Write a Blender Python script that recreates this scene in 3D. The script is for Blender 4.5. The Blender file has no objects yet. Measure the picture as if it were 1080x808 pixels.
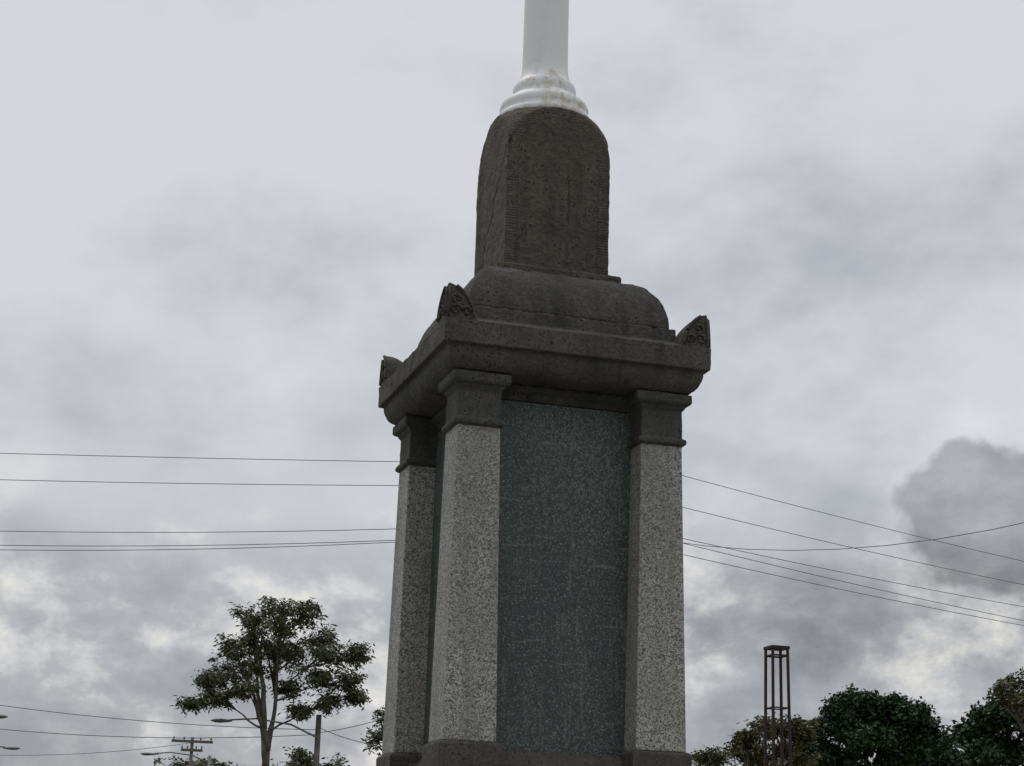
import bpy, bmesh, math, random
import numpy as np
from mathutils import Vector, Matrix
random.seed(7); rng=np.random.default_rng(7)
S=bpy.context.scene; COL=bpy.context.collection
CH=1.6  # eye height

# ------------------------------------------------------------------ camera
cd=bpy.data.cameras.new('camera'); cam=bpy.data.objects.new('camera',cd); COL.objects.link(cam)
p,r=0.2750,-0.0296
X=Vector((1,0,0)); U0=Vector((0,-math.sin(p),math.cos(p))); F=Vector((0,math.cos(p),math.sin(p)))
R=math.cos(r)*X-math.sin(r)*U0; U=math.sin(r)*X+math.cos(r)*U0
M=Matrix((( R.x,U.x,-F.x,0),(R.y,U.y,-F.y,0),(R.z,U.z,-F.z,CH),(0,0,0,1)))
cam.matrix_world=M
cd.sensor_width=36; cd.lens=1913/1080*36; cd.clip_end=5000; cd.clip_start=.1
S.camera=cam
S.view_settings.view_transform='Standard'; S.view_settings.look='None'; S.view_settings.exposure=0

# ------------------------------------------------------------------ node helpers
class NT:
    def __init__(s,nt): s.nt=nt
    def n(s,t,**k):
        nd=s.nt.nodes.new(t)
        for a,v in k.items(): setattr(nd,a,v)
        return nd
    def lk(s,a,b): s.nt.links.new(a,b)
    def setin(s,sock,v):
        if isinstance(v,bpy.types.NodeSocket): s.lk(v,sock)
        else: sock.default_value=v
    def math(s,op,a,b=0.0,c=0.0,clamp=False):
        nd=s.n('ShaderNodeMath',operation=op); nd.use_clamp=clamp
        s.setin(nd.inputs[0],a); s.setin(nd.inputs[1],b); s.setin(nd.inputs[2],c)
        return nd.outputs[0]
    def mapping(s,v,scale=(1,1,1),loc=(0,0,0),rot=(0,0,0)):
        nd=s.n('ShaderNodeMapping'); s.lk(v,nd.inputs[0])
        nd.inputs['Location'].default_value=loc; nd.inputs['Scale'].default_value=scale; nd.inputs['Rotation'].default_value=rot
        return nd.outputs[0]
    def noise(s,v,scale,detail=4,rough=.5,dist=0):
        nd=s.n('ShaderNodeTexNoise'); s.lk(v,nd.inputs['Vector'])
        nd.inputs['Scale'].default_value=scale; nd.inputs['Detail'].default_value=detail
        nd.inputs['Roughness'].default_value=rough; nd.inputs['Distortion'].default_value=dist
        return nd.outputs['Fac']
    def vor(s,v,scale,feature='F1',out='Color',rand=1):
        nd=s.n('ShaderNodeTexVoronoi',feature=feature); s.lk(v,nd.inputs['Vector'])
        nd.inputs['Scale'].default_value=scale; nd.inputs['Randomness'].default_value=rand
        return nd.outputs[out]
    def smooth(s,v,a,b,lo=0.0,hi=1.0):
        nd=s.n('ShaderNodeMapRange',interpolation_type='SMOOTHSTEP')
        s.setin(nd.inputs[0],v); nd.inputs[1].default_value=a; nd.inputs[2].default_value=b
        nd.inputs[3].default_value=lo; nd.inputs[4].default_value=hi
        return nd.outputs[0]
    def ramp(s,v,stops,interp='LINEAR'):
        nd=s.n('ShaderNodeValToRGB'); s.setin(nd.inputs[0],v); cr=nd.color_ramp; cr.interpolation=interp
        while len(cr.elements)<len(stops): cr.elements.new(.5)
        for e,(q,c) in zip(cr.elements,stops):
            e.position=q; e.color=(*c,1) if len(c)==3 else c
        return nd.outputs[0]
    def mix(s,f,a,b,mode='MIX'):
        nd=s.n('ShaderNodeMix',data_type='RGBA',blend_type=mode)
        s.setin(nd.inputs[0],f)
        for i,v in ((6,a),(7,b)):
            if isinstance(v,tuple): v=(*v,1) if len(v)==3 else v
            s.setin(nd.inputs[i],v)
        return nd.outputs[2]
    def bump(s,h,strength,dist=.01,prev=None):
        nd=s.n('ShaderNodeBump'); s.lk(h,nd.inputs['Height'])
        nd.inputs['Strength'].default_value=strength; nd.inputs['Distance'].default_value=dist
        if prev: s.lk(prev,nd.inputs['Normal'])
        return nd.outputs[0]
    def sep(s,v):
        nd=s.n('ShaderNodeSeparateXYZ'); s.lk(v,nd.inputs[0]); return nd.outputs
def mat(name,rough=.8):
    m=bpy.data.materials.new(name); m.use_nodes=True
    t=NT(m.node_tree); b=m.node_tree.nodes['Principled BSDF']; b.inputs['Roughness'].default_value=rough
    tc=t.n('ShaderNodeTexCoord').outputs['Object']
    return m,t,b,tc
def g(v): return (v,v,v)
ZS=CH+4.098

def m_bluestone(name,dark,light,block=False):
    m,t,b,tc=mat(name,.9)
    n1=t.noise(tc,5,4,.6); n2=t.noise(tc,60,4,.7)
    c=t.ramp(n1,[(.3,dark),(.7,light)])
    c=t.mix(.7,c,t.ramp(n2,[(.3,g(.28)),(.7,g(1.15))]),'MULTIPLY')
    st=t.noise(t.mapping(tc,(7,7,.8)),1,4,.6)
    c=t.mix(t.smooth(st,.48,.7,0,.6),c,tuple(x*.42 for x in dark))
    lich=t.noise(tc,16,4,.7)
    c=t.mix(t.smooth(lich,.56,.72,0,.4),c,(.17,.152,.125))
    pit=t.vor(tc,42,out='Distance')
    pm=t.math('MULTIPLY',t.smooth(pit,.1,.28,1,0),t.smooth(n1,.47,.58))
    c=t.mix(t.math('MULTIPLY',pm,.85),c,g(.006))
    h=t.math('SUBTRACT',n2,t.math('MULTIPLY',pm,.9))
    nb=t.bump(h,.75,.016)
    if block:
        z=t.sep(tc)
        ax=t.math('ABSOLUTE',z[0]); ay=t.math('ABSOLUTE',z[1])
        mn=t.math('MINIMUM',ax,ay)
        dzp=t.math('MAXIMUM',t.math('SUBTRACT',z[2],ZS),0.0)
        rad=t.math('SQRT',t.math('ADD',t.math('MULTIPLY',mn,mn),t.math('MULTIPLY',dzp,dzp)))
        w=t.math('SINE',t.math('ADD',t.math('MULTIPLY',z[2],2*math.pi/.0165),t.math('MULTIPLY',n2,7.0)))
        mg=t.math('MULTIPLY',t.smooth(rad,.24,.252,.05,.75),t.smooth(lich,.40,.58,.2,1))
        nb=t.bump(t.math('MULTIPLY',w,mg),.4,.004,nb)
        c=t.mix(t.math('MULTIPLY',t.smooth(w,-1,-.3,.3,0),mg),c,g(.012))
        ln=t.smooth(t.math('ABSOLUTE',t.math('SUBTRACT',rad,.243)),.001,.006,.4,0)
        c=t.mix(ln,c,g(.015))
        wob=t.math('SUBTRACT',t.noise(tc,6,4,.6),.5)
        ca=t.math('ADD',t.math('SUBTRACT',z[2],CH+3.76),t.math('ADD',t.math('MULTIPLY',z[1],1.35),t.math('MULTIPLY',wob,.30)))
        ca=t.math('MULTIPLY',t.smooth(t.math('ABSOLUTE',ca),.006,.022,1,0),t.smooth(z[0],-.28,-.29,0,1))
        cb=t.math('ADD',t.math('SUBTRACT',z[0],.06),t.math('MULTIPLY',wob,.10))
        cb=t.math('MULTIPLY',t.smooth(t.math('ABSOLUTE',cb),.002,.008,.55,0),t.smooth(z[1],-.28,-.29,0,1))
        cb=t.math('MULTIPLY',cb,t.smooth(n1,.42,.52))
        ce=t.math('ADD',t.math('SUBTRACT',z[2],CH+4.30),t.math('ADD',t.math('MULTIPLY',z[0],-1.2),t.math('MULTIPLY',wob,.22)))
        ce=t.math('MULTIPLY',t.smooth(t.math('ABSOLUTE',ce),.002,.010,.45,0),t.math('MULTIPLY',t.smooth(z[1],-.27,-.28,0,1),t.smooth(z[0],-.05,-.01,1,0)))
        cm=t.math('MAXIMUM',ca,t.math('MAXIMUM',cb,ce))
        c=t.mix(t.math('MULTIPLY',cm,.85),c,g(.006))
    t.lk(c,b.inputs['Base Color']); t.lk(nb,b.inputs['Normal'])
    return m
def m_granite():
    m,t,b,tc=mat('speckled_granite',.75)
    cells=t.sep(t.vor(tc,150))[0]
    c=t.ramp(cells,[(0,g(.018)),(.18,g(.08)),(.30,(.23,.223,.21)),(.5,(.34,.333,.313)),(.8,(.50,.49,.46))],'CONSTANT')
    fine=t.sep(t.vor(tc,280))[1]
    c=t.mix(.25,c,t.ramp(fine,[(0,g(.04)),(.24,g(.26)),(.7,g(.46))],'CONSTANT'))
    st=t.noise(t.mapping(tc,(6,6,.7)),1,4,.6)
    c=t.mix(t.smooth(st,.42,.68,0,.45),c,(.13,.124,.11))
    big=t.noise(tc,2.5,3)
    c=t.mix(t.smooth(big,.35,.7,0,.33),c,(.19,.178,.15))
    t.lk(c,b.inputs['Base Color'])
    t.lk(t.bump(t.noise(tc,110,3,.7),.5,.006),b.inputs['Normal'])
    return m
def m_panel():
    m,t,b,tc=mat('green_granite',.55)
    n=t.noise(tc,85,4,.8); n2=t.noise(t.mapping(tc,(5,5,1.3)),1,4,.6)
    c=t.ramp(n,[(.34,(.016,.021,.020)),(.5,(.040,.050,.048)),(.64,(.135,.16,.152))])
    c=t.mix(t.smooth(n2,.35,.65,0,.5),c,(.025,.032,.031))
    wh=t.noise(t.mapping(tc,(38,38,3.2)),1,4,.65)
    c=t.mix(t.smooth(wh,.56,.72,0,.5),c,(.14,.168,.16))
    sc=t.noise(t.mapping(tc,(3,3,26),rot=(0,1.1,.3)),1,3,.5)
    c=t.mix(t.smooth(sc,.66,.71,0,.35),c,(.2,.225,.21))
    sp=t.sep(t.vor(tc,160))[0]
    c=t.mix(t.smooth(sp,.88,.95,0,.45),c,(.27,.30,.285))
    t.lk(c,b.inputs['Base Color'])
    t.lk(t.bump(n,.2,.004),b.inputs['Normal'])
    return m
def m_white():
    m,t,b,tc=mat('white_paint',.5)
    z=t.sep(tc)[2]
    n=t.noise(t.mapping(tc,(6,6,3.0)),1,5,.7)
    c=t.mix(t.smooth(n,.45,.75,0,.3),(.76,.77,.78),(.55,.54,.51))
    low=t.smooth(z,6.28,6.46,1,0)
    rn=t.noise(t.mapping(tc,(9,9,6)),1,5,.75)
    c=t.mix(t.math('MULTIPLY',t.smooth(rn,.50,.64,0,.6),low),c,(.40,.31,.18))
    t.lk(c,b.inputs['Base Color']); t.lk(t.bump(t.noise(tc,30,4),.15,.004),b.inputs['Normal'])
    return m
def m_simple(name,c1,c2,scale,rough=.85,bump=.3,bd=.02,metal=0):
    m,t,b,tc=mat(name,rough)
    n=t.noise(tc,scale,4,.65)
    t.lk(t.ramp(n,[(.3,c1),(.7,c2)]),b.inputs['Base Color'])
    if bump: t.lk(t.bump(n,bump,bd),b.inputs['Normal'])
    b.inputs['Metallic'].default_value=metal
    return m
def m_leaf(name,dark,light):
    m,t,b,tc=mat(name,.6)
    n=t.noise(tc,2.2,2,.6)
    t.lk(t.ramp(n,[(.36,dark),(.64,light)]),b.inputs['Base Color'])
    return m
MB=m_bluestone('bluestone_block',(.084,.071,.058),(.132,.112,.091),True)
MC=m_bluestone('bluestone_cornice',(.062,.058,.053),(.112,.104,.093))
MD=m_bluestone('bluestone_frieze',(.056,.054,.051),(.098,.093,.087))
MG=m_granite(); MP=m_panel(); MW=m_white()
MBARK=m_simple('eucalypt_bark',(.055,.047,.04),(.16,.14,.115),3,bump=0)
MRUST=m_simple('rusty_steel',(.018,.011,.010),(.04,.022,.018),6,.8,0)
MWIRE=m_simple('wire_aluminium',(.10,.10,.105),(.14,.14,.145),5,.6,0)
MPOLE=m_simple('weathered_timber',(.08,.07,.06),(.17,.15,.13),5)
MLAMP=m_simple('lamp_grey',(.12,.12,.12),(.2,.2,.2),4,.5,0)
ML1=m_leaf('eucalypt_leaves',(.035,.042,.018),(.10,.11,.05))
ML2=m_leaf('dark_green_leaves',(.008,.024,.007),(.026,.062,.017))
ML3=m_leaf('olive_leaves',(.04,.042,.016),(.105,.10,.04))
MASPH=m_simple('asphalt',(.04,.04,.042),(.065,.065,.066),20)
MKERB=m_simple('concrete',(.28,.27,.25),(.4,.39,.36),6)
MPAINT=m_simple('road_paint',(.65,.65,.63),(.8,.8,.78),8)
MGRASS=m_simple('grass_ground',(.045,.06,.022),(.12,.115,.05),1.2,.95,.6,.05)

# ------------------------------------------------------------------ mesh helpers
wear=bpy.data.textures.new('stone_wear','CLOUDS'); wear.noise_scale=.055; wear.noise_depth=3
def link(ob,parent=None):
    COL.objects.link(ob)
    if parent: ob.parent=parent
    return ob
def worn(ob,lv=4,st=.008):
    sb=ob.modifiers.new('sub','SUBSURF'); sb.subdivision_type='SIMPLE'; sb.levels=lv; sb.render_levels=lv
    dp=ob.modifiers.new('wear','DISPLACE'); dp.texture=wear; dp.texture_coords='OBJECT'; dp.texture_coords_object=mem; dp.strength=st; dp.mid_level=.5
def mesh(name,v,f,m,parent=None,smooth=False,bevel=0,ang=35):
    me=bpy.data.meshes.new(name); me.from_pydata([tuple(a) for a in v],[],f); me.update()
    bm=bmesh.new(); bm.from_mesh(me); bmesh.ops.recalc_face_normals(bm,faces=bm.faces); bm.to_mesh(me); bm.free()
    me.materials.append(m)
    if smooth: me.polygons.foreach_set('use_smooth',[True]*len(me.polygons))
    ob=link(bpy.data.objects.new(name,me),parent)
    if bevel:
        md=ob.modifiers.new('bevel','BEVEL'); md.width=bevel; md.segments=2; md.limit_method='ANGLE'; md.angle_limit=math.radians(ang)
    return ob
def empty(name,loc=(0,0,0),rz=0):
    e=bpy.data.objects.new(name,None); e.location=loc; e.rotation_euler=(0,0,rz); COL.objects.link(e); return e
def sq_lathe(name,prof,m,parent,bevel=.006,ang=35,wv=0,cuts=1):
    v=[];f=[];K4=4*cuts
    for w,z in prof:
        cs=[(-w,-w),(w,-w),(w,w),(-w,w)]
        for k in range(4):
            a=cs[k];b=cs[(k+1)%4]
            for j in range(cuts):
                q=j/cuts; v.append((a[0]+(b[0]-a[0])*q,a[1]+(b[1]-a[1])*q,z))
    n=len(prof)
    for i in range(n-1):
        for k in range(K4):
            a=i*K4+k;b=i*K4+(k+1)%K4; f.append((a,b,b+K4,a+K4))
    f.append(tuple(reversed(range(K4)))); f.append(tuple(K4*(n-1)+k for k in range(K4)))
    ob=mesh(name,v,f,m,parent,bevel=bevel,ang=ang)
    if wv: worn(ob,2,wv)
    return ob
def loftbox(name,rects,m,parent,bevel=.006,wv=0,lv=3):
    v=[];f=[]
    for x0,x1,y0,y1,z in rects: v+=[(x0,y0,z),(x1,y0,z),(x1,y1,z),(x0,y1,z)]
    n=len(rects)
    for i in range(n-1):
        for k in range(4):
            a=i*4+k;b=i*4+(k+1)%4; f.append((a,b,b+4,a+4))
    f.append((3,2,1,0)); f.append(tuple(4*(n-1)+k for k in range(4)))
    ob=mesh(name,v,f,m,parent,bevel=bevel)
    if wv: worn(ob,lv,wv)
    return ob
def lathe(name,prof,m,parent,seg=64,loc=(0,0)):
    v=[];f=[]
    for rr,z in prof:
        for k in range(seg):
            a=2*math.pi*k/seg; v.append((loc[0]+rr*math.cos(a),loc[1]+rr*math.sin(a),z))
    n=len(prof)
    for i in range(n-1):
        for k in range(seg):
            a=i*seg+k;b=i*seg+(k+1)%seg; f.append((a,b,b+seg,a+seg))
    f.append(tuple(reversed(range(seg)))); f.append(tuple((n-1)*seg+k for k in range(seg)))
    return mesh(name,v,f,m,parent,smooth=True)
def tube(pts,rad,seg=6):
    v=[];f=[]; pts=[Vector(q) for q in pts]
    for i,q in enumerate(pts):
        d=(pts[min(i+1,len(pts)-1)]-pts[max(i-1,0)]).normalized()
        a=d.cross(Vector((0,0,1)) if abs(d.z)<.9 else Vector((1,0,0))).normalized(); b=d.cross(a)
        rr=rad[i] if hasattr(rad,'__len__') else rad
        for k in range(seg):
            t=2*math.pi*k/seg; v.append(q+a*math.cos(t)*rr+b*math.sin(t)*rr)
    for i in range(len(pts)-1):
        for k in range(seg):
            a=i*seg+k;b=i*seg+(k+1)%seg; f.append((a,b,b+seg,a+seg))
    f.append(tuple(reversed(range(seg)))); f.append(tuple((len(pts)-1)*seg+k for k in range(seg)))
    return v,f
def merge(parts):
    V=[];Fc=[]
    for v,f in parts:
        o=len(V); V+=list(v); Fc+=[tuple(i+o for i in q) for q in f]
    return V,Fc
def box(x0,x1,y0,y1,z0,z1):
    return ([(x0,y0,z0),(x1,y0,z0),(x1,y1,z0),(x0,y1,z0),(x0,y0,z1),(x1,y0,z1),(x1,y1,z1),(x0,y1,z1)],
            [(3,2,1,0),(4,5,6,7),(0,1,5,4),(1,2,6,5),(2,3,7,6),(3,0,4,7)])

# ------------------------------------------------------------------ memorial
MX,MY,YAW=.143,10.0,.295
mem=empty('war_memorial',(MX,MY,0),YAW)
H=CH
zA,zB,zC,zD=H+2.908,H+2.784,H+2.37,H+.735
WA,WC,WD,WE=.754,.634,.655,.31
sq_lathe('step_lower',[(1.75,0),(1.75,.18)],MKERB,mem,bevel=.012)
sq_lathe('step_middle',[(1.4,.18),(1.4,.38)],MC,mem,bevel=.012)
sq_lathe('step_upper',[(1.1,.38),(1.1,.60)],MC,mem,bevel=.012)
sq_lathe('pedestal',[(.86,.60),(.86,.78),(.80,.83),(.74,.88),(.73,2.0),(.77,2.04),(.77,2.12),(.72,2.17)],MC,mem)
core=.474
sq_lathe('core_base',[(core+.10,2.17),(core+.10,zD-.10),(core+.02,zD-.02)],MC,mem)
sq_lathe('dark_panel',[(core+.012,zD-.03),(core,zC+.20)],MP,mem,bevel=0)
sq_lathe('frieze',[(core+.01,zC+.205),(core+.01,zC+.235),(core+.05,zC+.255),(core+.05,H+2.652)],MD,mem,bevel=.004)
pw_t,pw_b=.236,.28
for i,(sx,sy) in enumerate([(-1,-1),(1,-1),(1,1),(-1,1)]):
    def rc(w,pw,z,g0=0):
        xs=sorted((sx*(w+g0),sx*(w-pw-g0))); ys=sorted((sy*(w+g0),sy*(w-pw-g0)))
        return (xs[0],xs[1],ys[0],ys[1],z)
    wt,wb=WC,WD
    loftbox(f'pilaster_base_{i}',[rc(wb,pw_b,2.172,.024),rc(wb,pw_b,zD-.018,.024),rc(wb,pw_b,zD-.006,.018),rc(wb,pw_b,zD,.003)],MC,mem,.004,.006,4)
    loftbox(f'pilaster_shaft_{i}',[rc(wb,pw_b,zD+.001),rc(wt,pw_t,zC)],MG,mem,bevel=.005)
    loftbox(f'pilaster_capital_{i}',[rc(wt,pw_t,zC,.004),rc(wt,pw_t,zC+.008,.018),rc(wt,pw_t,zC+.022,.022),rc(wt,pw_t,zC+.036,.016),rc(wt,pw_t,zC+.045,.002),
        rc(wt,pw_t,zC+.195,.0),rc(wt,pw_t,zC+.21,.012),rc(wt,pw_t,zC+.222,.016),rc(wt,pw_t,zC+.228,.034),rc(wt,pw_t,zC+.240,.042),rc(wt,pw_t,H+2.653,.042)],MD,mem,.004,.007,3)
prof=[(.60,H+2.655),(.634,H+2.656)]
for k in range(1,9):
    a=k/8*math.pi/2; prof.append((.634+.092*math.sin(a),H+2.772-.114*math.cos(a)))
prof+=[(.726,zB-.004),(WA,zB),(WA,zB+.06),(WA,zA),(.70,zA+.02),(.61,zA+.06),(.607,zA+.13),(.60,zA+.137)]
sq_lathe('cornice',prof,MC,mem,bevel=.006,ang=28,wv=.012,cuts=24)
prof=[];z0=zA+.138
for k in range(0,13):
    a=k/12*math.pi/2; prof.append((.37+.213*math.cos(a)**1.1 if k<12 else .37, z0+(H+3.352-z0)*math.sin(a)))
sq_lathe('cushion_base',prof,MC,mem,bevel=.012,ang=60,wv=.010,cuts=20)
sq_lathe('block_plinth',[(.37,H+3.354),(.37,H+3.393),(.36,H+3.400)],MB,mem,bevel=.006,wv=.010,cuts=20)
zs=ZS; ztop=zs+WE
v=[];f=[];NS=160
phis=[2*math.pi*k/NS+math.pi/4 for k in range(NS)]
levels=[(H+3.401+(zs-H-3.401)*k/24,None) for k in range(25)]+[(zs+WE*math.sin(k/22*math.pi/2)*.9999,1) for k in range(1,23)]
for z,s in levels:
    for ph in phis:
        sq=WE/max(abs(math.cos(ph)),abs(math.sin(ph)))
        rr=sq if s is None else min(sq,math.sqrt(max(2*WE*WE-(z-zs)**2,0)))
        v.append((rr*math.cos(ph),rr*math.sin(ph),z))
for i in range(len(levels)-1):
    for k in range(NS):
        a=i*NS+k;b=i*NS+(k+1)%NS; f.append((a,b,b+NS,a+NS))
f.append(tuple(reversed(range(NS)))); f.append(tuple((len(levels)-1)*NS+k for k in range(NS)))
blk=mesh('round_headed_block',v,f,MB,mem,bevel=.005,ang=30)
worn(blk,1,.013)
HE,SE=.20,.168
for i,(sx,sy) in enumerate([(-1,-1),(1,-1),(1,1),(-1,1)]):
    v=[];f=[];N=18; w0=WA-.006
    def sw(h): return max(SE*max(1-h**1.9,0)**.62,.008)
    for k in range(N+1):
        h=(k/N)**.8; s=sw(h); off=.010*h*h
        for a,b in ((off,off),(s+off,off),(s+off,s+off),(off,s+off)):
            v.append((sx*(w0-a),sy*(w0-b),zA-.003+h*HE))
    for k in range(N):
        for q in range(4):
            a=k*4+q;b=k*4+(q+1)%4; f.append((a,b,b+4,a+4))
    f.append((3,2,1,0)); f.append(tuple(4*N+q for q in range(4)))
    ac=mesh(f'acroterion_{i}',v,f,MC,mem,bevel=.004,ang=50); worn(ac,2,.004)
    parts=[]
    def add(pts2,rad=.0065):
        for axis in (0,1):
            pts=[]
            for s,h in pts2:
                o=.010*(h/HE)**2-.005
                a,b=(s,o) if axis==0 else (o,s)
                pts.append((sx*(w0-a),sy*(w0-b),zA+h))
            parts.append(tube(pts,rad,6))
    add([(sw(h)*.88+.006,h*HE) for h in [q/12 for q in range(1,12)]],.009)
    def spiral(cx,cz,r0,t0,turns,dirn=1):
        return [(cx+r0*(1-.8*q/16)*math.cos(t0+dirn*q/16*turns*2*math.pi),cz+r0*(1-.8*q/16)*math.sin(t0+dirn*q/16*turns*2*math.pi)) for q in range(17)]
    add(spiral(.052,.048,.033,0,1.2),.007); add(spiral(.112,.045,.028,math.pi,1.2,-1),.007); add(spiral(.062,.112,.030,-1,1.2,-1),.007)
    add([(.012,.01),(.013,.08),(.014,.13),(.014,.17)],.007)
    V,Fc=merge(parts); mesh(f'acroterion_carving_{i}',V,Fc,MC,mem,smooth=True)
zb=ztop-.006
prof=[(.24,zb),(.278,zb+.004),(.282,zb+.035),(.276,zb+.055),(.258,zb+.065),(.264,zb+.085),(.266,zb+.11),(.257,zb+.135),(.237,zb+.15),
 (.215,zb+.165),(.195,zb+.18),(.184,zb+.195),(.188,zb+.21),(.190,zb+.235),(.182,zb+.262),(.168,zb+.275),(.160,zb+.285),(.150,zb+.31),(.142,zb+.34),(.138,zb+.38),(.136,zb+.5),(.134,zb+1.2),(.11,zb+4),(.07,zb+7.5),(.05,zb+7.52),(.04,zb+7.6)]
lathe('white_pole',prof,MW,mem)
fin=[(.01,zb+7.58)]+[(.09*math.sin(k/10*math.pi)+.002,zb+7.68-.09*math.cos(k/10*math.pi)) for k in range(11)]
lathe('finial',fin,MW,mem,24)

# ------------------------------------------------------------------ trees
def leaves(name,cl,m,parent,per,L,W,droop=.6):
    cl=np.array(cl); n=len(cl)*per
    c=np.repeat(cl,per,axis=0)
    off=rng.normal(size=(n,3))*.55
    P=c[:,:3]+off*c[:,3:4]*np.array([1,1,.8])
    d=rng.normal(size=(n,3)); d/=np.linalg.norm(d,axis=1)[:,None]; d[:,2]=d[:,2]*(1-droop)-droop*rng.random(n)
    d/=np.linalg.norm(d,axis=1)[:,None]
    q=rng.normal(size=(n,3)); s=np.cross(d,q); s/=np.linalg.norm(s,axis=1)[:,None]
    l=(L*(.6+.8*rng.random(n)))[:,None]; w=(W*(.6+.8*rng.random(n)))[:,None]
    V=np.stack([P,P+d*l*.5+s*w*.5,P+d*l,P+d*l*.5-s*w*.5],1).reshape(-1,3)
    me=bpy.data.meshes.new(name); me.vertices.add(4*n); me.vertices.foreach_set('co',V.ravel())
    me.loops.add(4*n); me.loops.foreach_set('vertex_index',np.arange(4*n))
    me.polygons.add(n); me.polygons.foreach_set('loop_start',np.arange(0,4*n,4)); me.polygons.foreach_set('loop_total',np.full(n,4))
    me.update(); me.validate(); me.materials.append(m)
    return link(bpy.data.objects.new(name,me),parent)
def wav(s,e,n,amp,bow):
    mid=s.lerp(e,.5)+Vector((random.uniform(-1,1)*bow,random.uniform(-1,1)*bow,random.uniform(-.2,1)*bow))
    out=[]
    for k in range(n):
        t=k/(n-1); q=(1-t)**2*s+2*t*(1-t)*mid+t*t*e
        if 0<k<n-1: q+=Vector((random.uniform(-1,1),random.uniform(-1,1),random.uniform(-1,1)))*amp
        out.append(q)
    return out
def tree(name,x,y,lobes,ml,trunk=.22,fork=4.5,clump=12,per=40,L=.2,W=.06,cr=.35,droop=.6,depth=2.0,twigs=True,nst=4,spread=1.0,wild=.15):
    """lobes: (dx,z,rx,rz)"""
    e=empty(name,(x,y,0)); parts=[]; cl=[]
    base=wav(Vector((0,0,0)),Vector((random.uniform(-.1,.1),0,fork)),6,.03,.15)
    parts.append(tube(base,[trunk*1.35,trunk*1.05,trunk,trunk*.95,trunk*.9,trunk*.85],9))
    s0=base[-1]
    srt=sorted(lobes,key=lambda l:-l[1]); stems=[]
    order=srt[:1]+sorted(srt[1:max(nst+3,2)],key=lambda l:l[0])[::max(1,(nst+2)//max(nst-1,1))]
    tips=[]
    for l in order[:nst]:
        e2=Vector((l[0],random.uniform(-.5,.5)*depth,l[1]-.15))
        st=wav(s0 if not stems else random.choice(stems)[random.choice((0,0,1,2))],e2,10,.06,.4); stems.append(st)
        r0=trunk*.6; parts.append(tube(st,[r0*(1-.85*k/9) for k in range(10)],7)); tips.append((l,st[-4:]))
    used=[t[0] for t in tips]
    nodes=[q for st in stems for q in st[:8]]
    for l in lobes:
        if l in used: continue
        e2=Vector((l[0],random.uniform(-1,1)*depth*.6,l[1]-.1))
        cand=[q for q in nodes if q.z<e2.z+.1] or [s0]
        s=min(cand,key=lambda q:(q-e2).length+abs(q.z-(e2.z-.9))*.8)
        st=wav(s,e2,8,.05,.25); r0=trunk*.22
        parts.append(tube(st,[r0*(1-.8*k/7) for k in range(8)],5)); tips.append((l,st[-4:])); nodes+=st[3:6]
    for (dx,z,rx,rz),pts in tips:
        dy=pts[-1].y
        for c in range(clump):
            a=rng.normal(size=3); a/=np.linalg.norm(a); rr=rng.random()**.4*spread*(1.6 if rng.random()<wild else 1)
            c3=(dx+a[0]*rr*rx,dy+a[1]*rr*max(rx,.5),z+a[2]*rr*rz,cr*random.uniform(.4,1.25))
            cl.append(c3)
            if twigs:
                b0=random.choice(pts); c3v=Vector(c3[:3])
                parts.append(tube([b0,b0.lerp(c3v,.5)+Vector((0,0,random.uniform(-.05,.12))),c3v],[.022,.014,.006],4))
    V,Fc=merge(parts); mesh('trunk_and_limbs',V,Fc,MBARK,e,smooth=True)
    leaves('foliage',cl,ml,e,per,L,W,droop)
    return e
def lb(c,y0,z0,k,lst,sy=1.0,sx=1.0): return [((px-c)*k,z0-k*.98*(py-y0),rx*k*sx,ry*k*sy) for px,py,rx,ry in lst]
big=[(293,642,22,11),(262,652,16,9),(322,650,18,10),(340,670,15,9),(302,666,18,10),(270,672,14,9),(250,688,15,10),(240,710,17,11),(272,704,15,9),(310,690,17,11),
 (352,692,18,10),(380,692,11,8),(372,714,18,10),(340,714,15,9),(304,722,14,9),(262,730,18,9),(236,740,12,6),(216,748,10,3),(350,738,14,6),(322,750,10,5),(288,684,12,8),(378,732,8,5),(225,722,7,5)]
tree('eucalyptus_tree',-7.7,60,lb(287,625,11.05,.0314,big,1.3),ML1,.18,4.6,24,34,.18,.052,.22,.8,1.8,nst=5,wild=.25)
def rnd_lobes(wd,z0,z1,n,rx,rz):
    out=[]
    for k in range(n):
        t=random.random(); z=z0+(z1-z0)*t; hw=wd*math.sqrt(max(0,1-((z-z0)/(z1-z0))**2.2))
        out.append((random.uniform(-1,1)*hw,z,rx*random.uniform(.7,1.2),rz*random.uniform(.7,1.2)))
    return out
tree('eucalyptus_tree',-7.6,76,rnd_lobes(1.1,5.6,7.6,9,.5,.4),ML1,.13,4.5,12,26,.2,.07,.24,.6,1)
tree('eucalyptus_tree',-4.0,70,rnd_lobes(1.1,5.4,8.5,14,.5,.4),ML1,.13,4.5,12,26,.2,.065,.22,.6,1)
tree('eucalyptus_tree',-15.3,92,rnd_lobes(2.6,5.0,7.6,14,.9,.5),ML1,.15,4.0,14,30,.24,.085,.30,.5,1.5)
tree('eucalyptus_tree',-11.2,95,rnd_lobes(2.4,5.0,8.1,14,.9,.5),ML1,.15,4.0,14,30,.24,.085,.30,.5,1.5)
tree('eucalyptus_tree',-19.5,96,rnd_lobes(2.0,5.0,7.2,8,.9,.4),ML1,.15,4.0,12,30,.24,.085,.30,.5,1.5)
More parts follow.
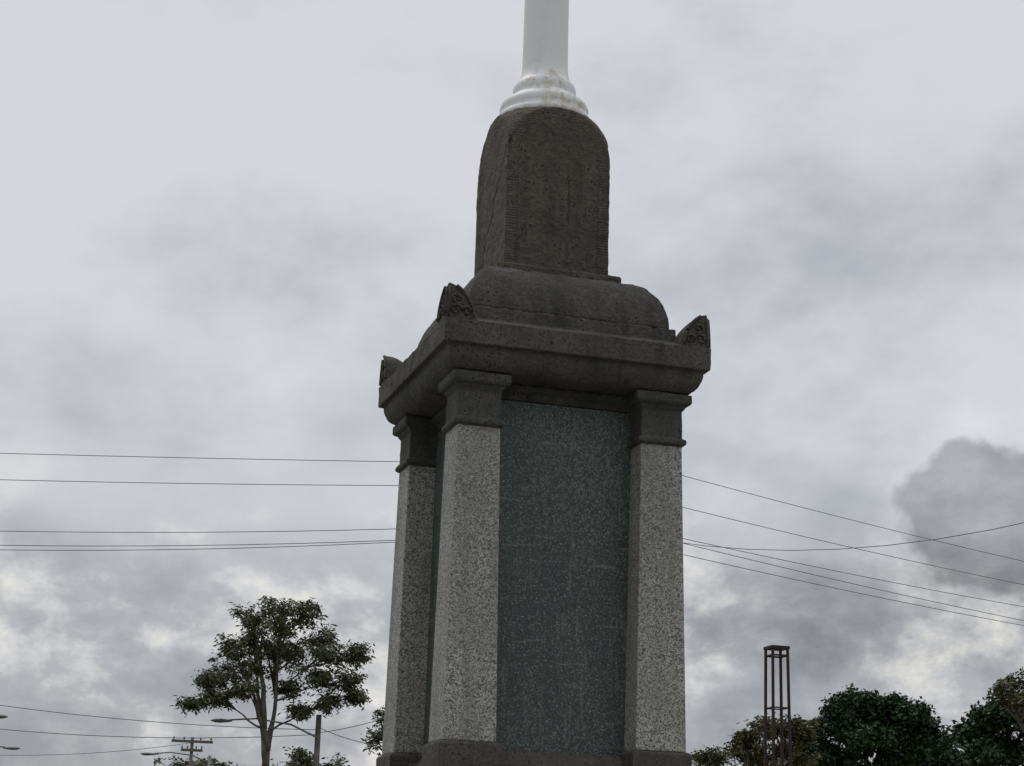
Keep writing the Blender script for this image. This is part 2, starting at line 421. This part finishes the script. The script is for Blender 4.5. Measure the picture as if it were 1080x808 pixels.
dk=[(903,748,20,12),(878,765,20,14),(930,762,22,14),(957,777,20,14),(860,782,16,14),(905,780,30,18),(975,788,18,12),(940,795,30,14),(880,800,30,14),(1000,799,12,8),(918,743,12,8),(950,757,14,9),
 (870,815,34,14),(920,820,36,14),(965,815,34,14),(893,760,20,14),(886,748,10,8),(850,800,14,12),(970,768,8,7),(937,747,9,7)]
tree('broadleaf_tree',15.8,80,lb(912,735,10.38,.0418,dk,1.08),ML2,.25,3.6,44,54,.22,.13,.32,.3,3.0,False)
ol=[(805,768,16,9),(830,765,16,8),(790,778,12,8),(820,785,22,12),(845,775,12,10),(800,797,16,10),(840,797,20,10),(815,810,30,8),(781,790,9,6)]
tree('eucalyptus_tree',11.0,74,lb(818,757,8.77,.0387,ol,1.2),ML3,.16,4.0,22,42,.2,.07,.28,.5,1.5)
tree('eucalyptus_tree',9.3,82,lb(740,790,8.1,.0429,[(738,797,9,4),(750,799,7,4),(728,799,7,3),(740,806,16,5)],1.3),ML1,.12,4.0,14,30,.2,.07,.26,.5,.8)
tree('broadleaf_tree',19.6,82,rnd_lobes(1.5,4.5,7.7,16,.8,.5),ML2,.18,3.0,18,50,.2,.12,.32,.3,1.6,False)
tree('eucalyptus_tree',17.3,60,lb(1088,715,8.96,.0314,[(1062,727,9,5),(1072,721,9,6),(1060,738,6,4),(1076,738,10,5),(1092,718,14,9),(1105,735,16,10),(1090,745,14,8)],1.2),ML3,.15,6.6,18,26,.17,.06,.20,.5,1.3)
tree('broadleaf_tree',17.1,64,lb(1076,748,8.5,.0335,[(1064,766,11,9),(1080,758,12,11),(1054,788,10,11),(1075,785,20,16),(1097,765,22,20),(1058,805,14,9),(1090,800,26,14),(1050,778,5,5)],1.05),ML2,.2,3.6,36,50,.2,.12,.28,.3,1.8,False)
cl=[]
for k in range(700):
    a=random.uniform(-1.0,1.0); dd=random.uniform(260,300); h=2.5+2.2*math.sin(a*13)+1.5*math.sin(a*37+1)
    cl.append((dd*math.sin(a),dd*math.cos(a),random.uniform(0,max(2,h+2)),3.0))
leaves('distant_trees',cl,ML2,None,22,1.2,.8,.2)

# ------------------------------------------------------------------ steel tower
tw=empty('steel_tower',(6.75,45,0),.30)
parts=[]; ht=7.66; wt,wb=.20,.27
def lw(z): return wb+(wt-wb)*z/ht
for sx in (-1,1):
    for sy in (-1,1):
        a=lw(0);b=lw(ht-.02)
        parts.append(tube([(sx*a,sy*a,0),(sx*b,sy*b,ht-.02)],.038,6))
for z in (.9,2.7,4.5,6.2):
    w=lw(z)
    for (a,b,c,dd) in ((-1,-1,1,-1),(1,-1,1,1),(1,1,-1,1),(-1,1,-1,-1)):
        parts.append(tube([(a*w,b*w,z),(c*w,dd*w,z)],.018,4))
V,Fc=merge(parts); mesh('legs_and_braces',V,Fc,MRUST,tw)
def frame(name,t1,th,z0,z1):
    V,Fc=merge([box(-t1,t1,-t1,-t1+th,z0,z1),box(-t1,t1,t1-th,t1,z0,z1),box(-t1,-t1+th,-t1+th+.001,t1-th-.001,z0,z1),box(t1-th,t1,-t1+th+.001,t1-th-.001,z0,z1)])
    mesh(name,V,Fc,MRUST,tw)
frame('top_frame',lw(ht)+.045,.07,ht-.02,ht+.05)
frame('second_frame',lw(ht)+.02,.05,ht-.20,ht-.16)

# ------------------------------------------------------------------ utility poles and wires
def upole(name,x,y,h,arms,rz=0,rad=.14):
    e=empty(name,(x,y,0),rz)
    V,Fc=tube([(0,0,0),(0,0,h*.5),(0,0,h)],[rad,rad*.85,rad*.7],10); mesh('shaft',V,Fc,MPOLE,e,smooth=True)
    pr=[];ins=[]
    for z,w in arms:
        pr.append(box(-w,w,-rad*.7-.1,-rad*.7-.004,z-.06,z+.06))
        for q in (-.9,-.4,.4,.9): ins.append(tube([(q*w,-rad*.7-.05,z+.06),(q*w,-rad*.7-.05,z+.13),(q*w,-rad*.7-.05,z+.2)],[.02,.05,.03],6))
    if pr:
        V,Fc=merge(pr); mesh('crossarms',V,Fc,MPOLE,e); V,Fc=merge(ins); mesh('insulators',V,Fc,MLAMP,e)
    return e
upole('utility_pole',1.2,35.2,10.2,[(9.75,1.0),(8.9,.9)],.5)
upole('utility_pole',-25.4,35.2,10.4,[(9.9,1.0),(9.0,.9)])
upole('utility_pole',27,54.5,10.2,[(9.7,1.0),(8.9,.9)],.6)
upole('utility_pole',17.5,18,9,[(8.6,.9)],1.0)
upole('utility_pole',-6.0,60.2,7.1,[],0,.13)
upole('utility_pole',-24,60.2,8.6,[(8.2,.9)])
upole('utility_pole',-14.4,86,8.25,[(8.05,.95),(7.65,.5)],.2,.11)
def wires(name,curves,rad):
    e=empty(name)
    for i,pts in enumerate(curves):
        V,Fc=tube(pts,rad,5); mesh(f'wire_{i}',V,Fc,MWIRE,e,smooth=True)
cv=[]
for z0,c in ((8.117,.00073),(7.58,.0013),(6.547,.003),(6.264,.0036),(6.17,.0042)):
    cv.append([(x,35,CH+z0+c*(x+12)**2) for x in np.linspace(-25.4,1.2,30)])
for za,zb_ in ((8.49,8.16),(7.82,7.58),(7.165,7.04),(7.066,6.70),(6.83,6.58)):
    pts=[]
    for x in np.linspace(1.2,27,30):
        t=(x-3.64)/(12.56-3.64); pts.append((x,35+(x-1.2)*.75,CH+za+(zb_-za)*t+.0022*(x-3.64)*(x-12.56)))
    cv.append(pts)
pts=[]
for x in np.linspace(1.2,17.5,24):
    t=(x-3.64)/(8.66-3.64); pts.append((x,36.8-1.354*(x-3.64) if x>1.3 else 35.3,CH+7.066+(6.27-7.066)*t+.045*(x-3.64)*(x-8.66)))
cv.append(pts[1:])
wires('power_lines',cv,.0075)
cv=[]
def q3(a,b,c,n=20):
    a,b,c=map(Vector,(a,b,c)); return [a*((1-t)*(1-2*t))+b*(4*t*(1-t))+c*(t*(2*t-1)) for t in [k/(n-1) for k in range(n)]]
cv.append(q3((-6,60,CH+5.0),(-15,60,CH+5.35),(-24,60,CH+6.6)))
cv.append(q3((-6,60,CH+4.85),(-15,60,CH+4.65),(-24,60,CH+5.6)))
cv.append(q3((-6,60,CH+4.9),(-4.4,59.5,CH+5.2),(-2.5,59,CH+5.8)))
cv.append(q3((-6,60,CH+5.1),(-4.2,59,CH+4.5),(-1.5,58,CH+4.1)))
cv.append(q3((-14.4,86,CH+6.4),(-24,85,CH+5.5),(-34,84,CH+6.3)))
wires('street_wires',cv,.012)
def lamp(name,px,py,pz,hx,hz,h0=None):
    e=empty(name,(px,py,0)); dx=hx-px; s=1 if dx>0 else -1
    parts=[]
    if h0: parts.append(tube([(0,0,0),(0,0,h0)],[.09,.06],8))
    V,Fc=merge(parts+[tube([(0,0,pz),(dx*.3,0,pz+(hz-pz)*.6+.12),(dx*.7,0,hz+.10),(dx,0,hz+.03)],[.035,.035,.03,.03],6)]); mesh('arm',V,Fc,MLAMP,e,smooth=True)
    prof=[(-.1,.03),(.0,.06),(.25,.10),(.45,.09),(.6,.02)]
    v=[];f=[]
    for q,w in prof:
        for k in range(8):
            a=2*math.pi*k/8; v.append((dx+s*q,w*1.4*math.cos(a),hz+w*.7*math.sin(a)))
    for i in range(len(prof)-1):
        for k in range(8):
            a=i*8+k;b=i*8+(k+1)%8; f.append((a,b,b+8,a+8))
    f.append(tuple(range(8))); f.append(tuple(32+k for k in range(8)))
    mesh('luminaire',v,f,MLAMP,e,smooth=True)
lamp('street_lamp',-6.0,60,CH+4.75,-8.9,CH+5.2)
lamp('street_lamp',-19.5,60,CH+4.9,-16.7,CH+5.12,8)
lamp('street_lamp',-23.5,75,CH+4.9,-20.1,CH+5.15,8)
lamp('street_lamp',-12.6,80,CH+5.1,-15.0,CH+5.42,7.0)

# ------------------------------------------------------------------ ground, road
def sheet(name,x0,x1,y0,y1,z,m):
    return mesh(name,[(x0,y0,z),(x1,y0,z),(x1,y1,z),(x0,y1,z)],[(0,1,2,3)],m)
sheet('ground',-2500,2500,-2500,2500,0,MGRASS)
sheet('road',-400,400,38,47,.004,MASPH)
V,Fc=merge([box(-400,400,37.7,38,0,.13),box(-400,400,47,47.3,0,.13)]); mesh('kerb',V,Fc,MKERB)
V,Fc=merge([([(x,42.45,.008),(x+3,42.45,.008),(x+3,42.57,.008),(x,42.57,.008)],[(0,1,2,3)]) for x in range(-120,120,9)]); mesh('lane_markings',V,Fc,MPAINT)
sheet('memorial_paving',-4.5,4.8,5.0,15,.004,MKERB)

# ------------------------------------------------------------------ sky + sun
w=bpy.data.worlds.new('World'); S.world=w; w.use_nodes=True
t=NT(w.node_tree); nt=w.node_tree
for n in list(nt.nodes): nt.nodes.remove(n)
d=t.n('ShaderNodeTexCoord').outputs['Generated']
dz=t.sep(d)[2]
n1=t.noise(t.mapping(d,(3.2,3.2,7.0),(.4,.2,.15)),1,4,.5,.1)
n1b=t.noise(t.mapping(d,(9,9,15),(2.4,.2,1.15)),1,5,.58,.0)
val=t.math('ADD',.59,t.math('ADD',t.math('MULTIPLY',t.math('SUBTRACT',n1,.5),.55),t.math('MULTIPLY',t.math('SUBTRACT',n1b,.5),.44)))
val=t.math('ADD',val,t.smooth(dz,.28,.42,0,.05))
n2=t.noise(t.mapping(d,(13,13,20),(1.3,.7,.2)),1,6,.6,.1)
low=t.ramp(n2,[(.34,(.29,.30,.325)),(.43,(.36,.37,.395)),(.50,(.44,.45,.47)),(.55,(.59,.59,.60)),(.63,(.84,.82,.77))])
lm=t.smooth(dz,.235,.13,0,.9)
mixc=t.mix(lm,t.mix(t.smooth(val,.38,.68),(.385,.405,.45),(.68,.69,.72)),low)
fine=t.noise(d,19,6,.52)
def blob(v,cx,cy,cz,rx,rz,mul,edge=.25,na=.6,inner=0.0):
    vm=t.n('ShaderNodeVectorMath',operation='SUBTRACT'); t.lk(d,vm.inputs[0]); vm.inputs[1].default_value=(cx,cy,cz)
    sc=t.mapping(vm.outputs[0],(1/rx,1/rx,1/rz))
    ln=t.n('ShaderNodeVectorMath',operation='LENGTH'); t.lk(sc,ln.inputs[0])
    q=t.math('ADD',ln.outputs['Value'],t.math('MULTIPLY',t.math('SUBTRACT',fine,.5),na*2))
    mk=t.smooth(q,1-edge,1+edge,1,0)
    mm=t.math('ADD',mul,t.math('MULTIPLY',t.math('SUBTRACT',n2,.48),inner))
    k=t.math('ADD',1.0,t.math('MULTIPLY',mk,t.math('SUBTRACT',mm,1.0)))
    vs=t.n('ShaderNodeVectorMath',operation='SCALE'); t.lk(v,vs.inputs[0]); t.lk(k,vs.inputs['Scale'])
    return vs.outputs[0]
# bright rim then the dark bank in front of it
mixc=blob(mixc,.262,.94,.212,.062,.036,1.16,.35,.6,.2)
mixc=blob(mixc,.262,.94,.196,.058,.036,.58,.09,.62,.6)
mixc=blob(mixc,.20,.95,.150,.15,.030,.80,.4,.7,.8)
mixc=blob(mixc,-.20,.94,.250,.19,.034,.86,.7,.7,.5)
mixc=blob(mixc,.20,.93,.37,.12,.03,.93,.8,.7,.3)
top=t.smooth(dz,.45,.85,1.0,1.5)
vs=t.n('ShaderNodeVectorMath',operation='SCALE'); t.lk(mixc,vs.inputs[0]); t.lk(top,vs.inputs['Scale'])
bg=t.n('ShaderNodeBackground'); t.lk(vs.outputs[0],bg.inputs[0]); bg.inputs[1].default_value=1.0
SE_,SA=58,-35
sky=t.n('ShaderNodeTexSky',sky_type='NISHITA'); sky.sun_disc=False
sky.sun_elevation=math.radians(SE_); sky.sun_rotation=math.radians(SA)
bs=t.n('ShaderNodeBackground'); t.lk(sky.outputs[0],bs.inputs[0]); bs.inputs[1].default_value=.08
mx=t.n('ShaderNodeMixShader'); mx.inputs[0].default_value=.95
t.lk(bs.outputs[0],mx.inputs[1]); t.lk(bg.outputs[0],mx.inputs[2])
t.lk(mx.outputs[0],t.n('ShaderNodeOutputWorld').inputs[0])
w.cycles.sampling_method='MANUAL'; w.cycles.sample_map_resolution=256
sd=bpy.data.lights.new('sun','SUN'); sd.energy=.7; sd.angle=math.radians(20); sd.color=(1,.97,.92)
so=bpy.data.objects.new('sun',sd); COL.objects.link(so)
v=Vector((math.sin(math.radians(SA))*math.cos(math.radians(SE_)),math.cos(math.radians(SA))*math.cos(math.radians(SE_)),math.sin(math.radians(SE_))))
so.rotation_euler=v.to_track_quat('Z','Y').to_euler(); so.location=v*50
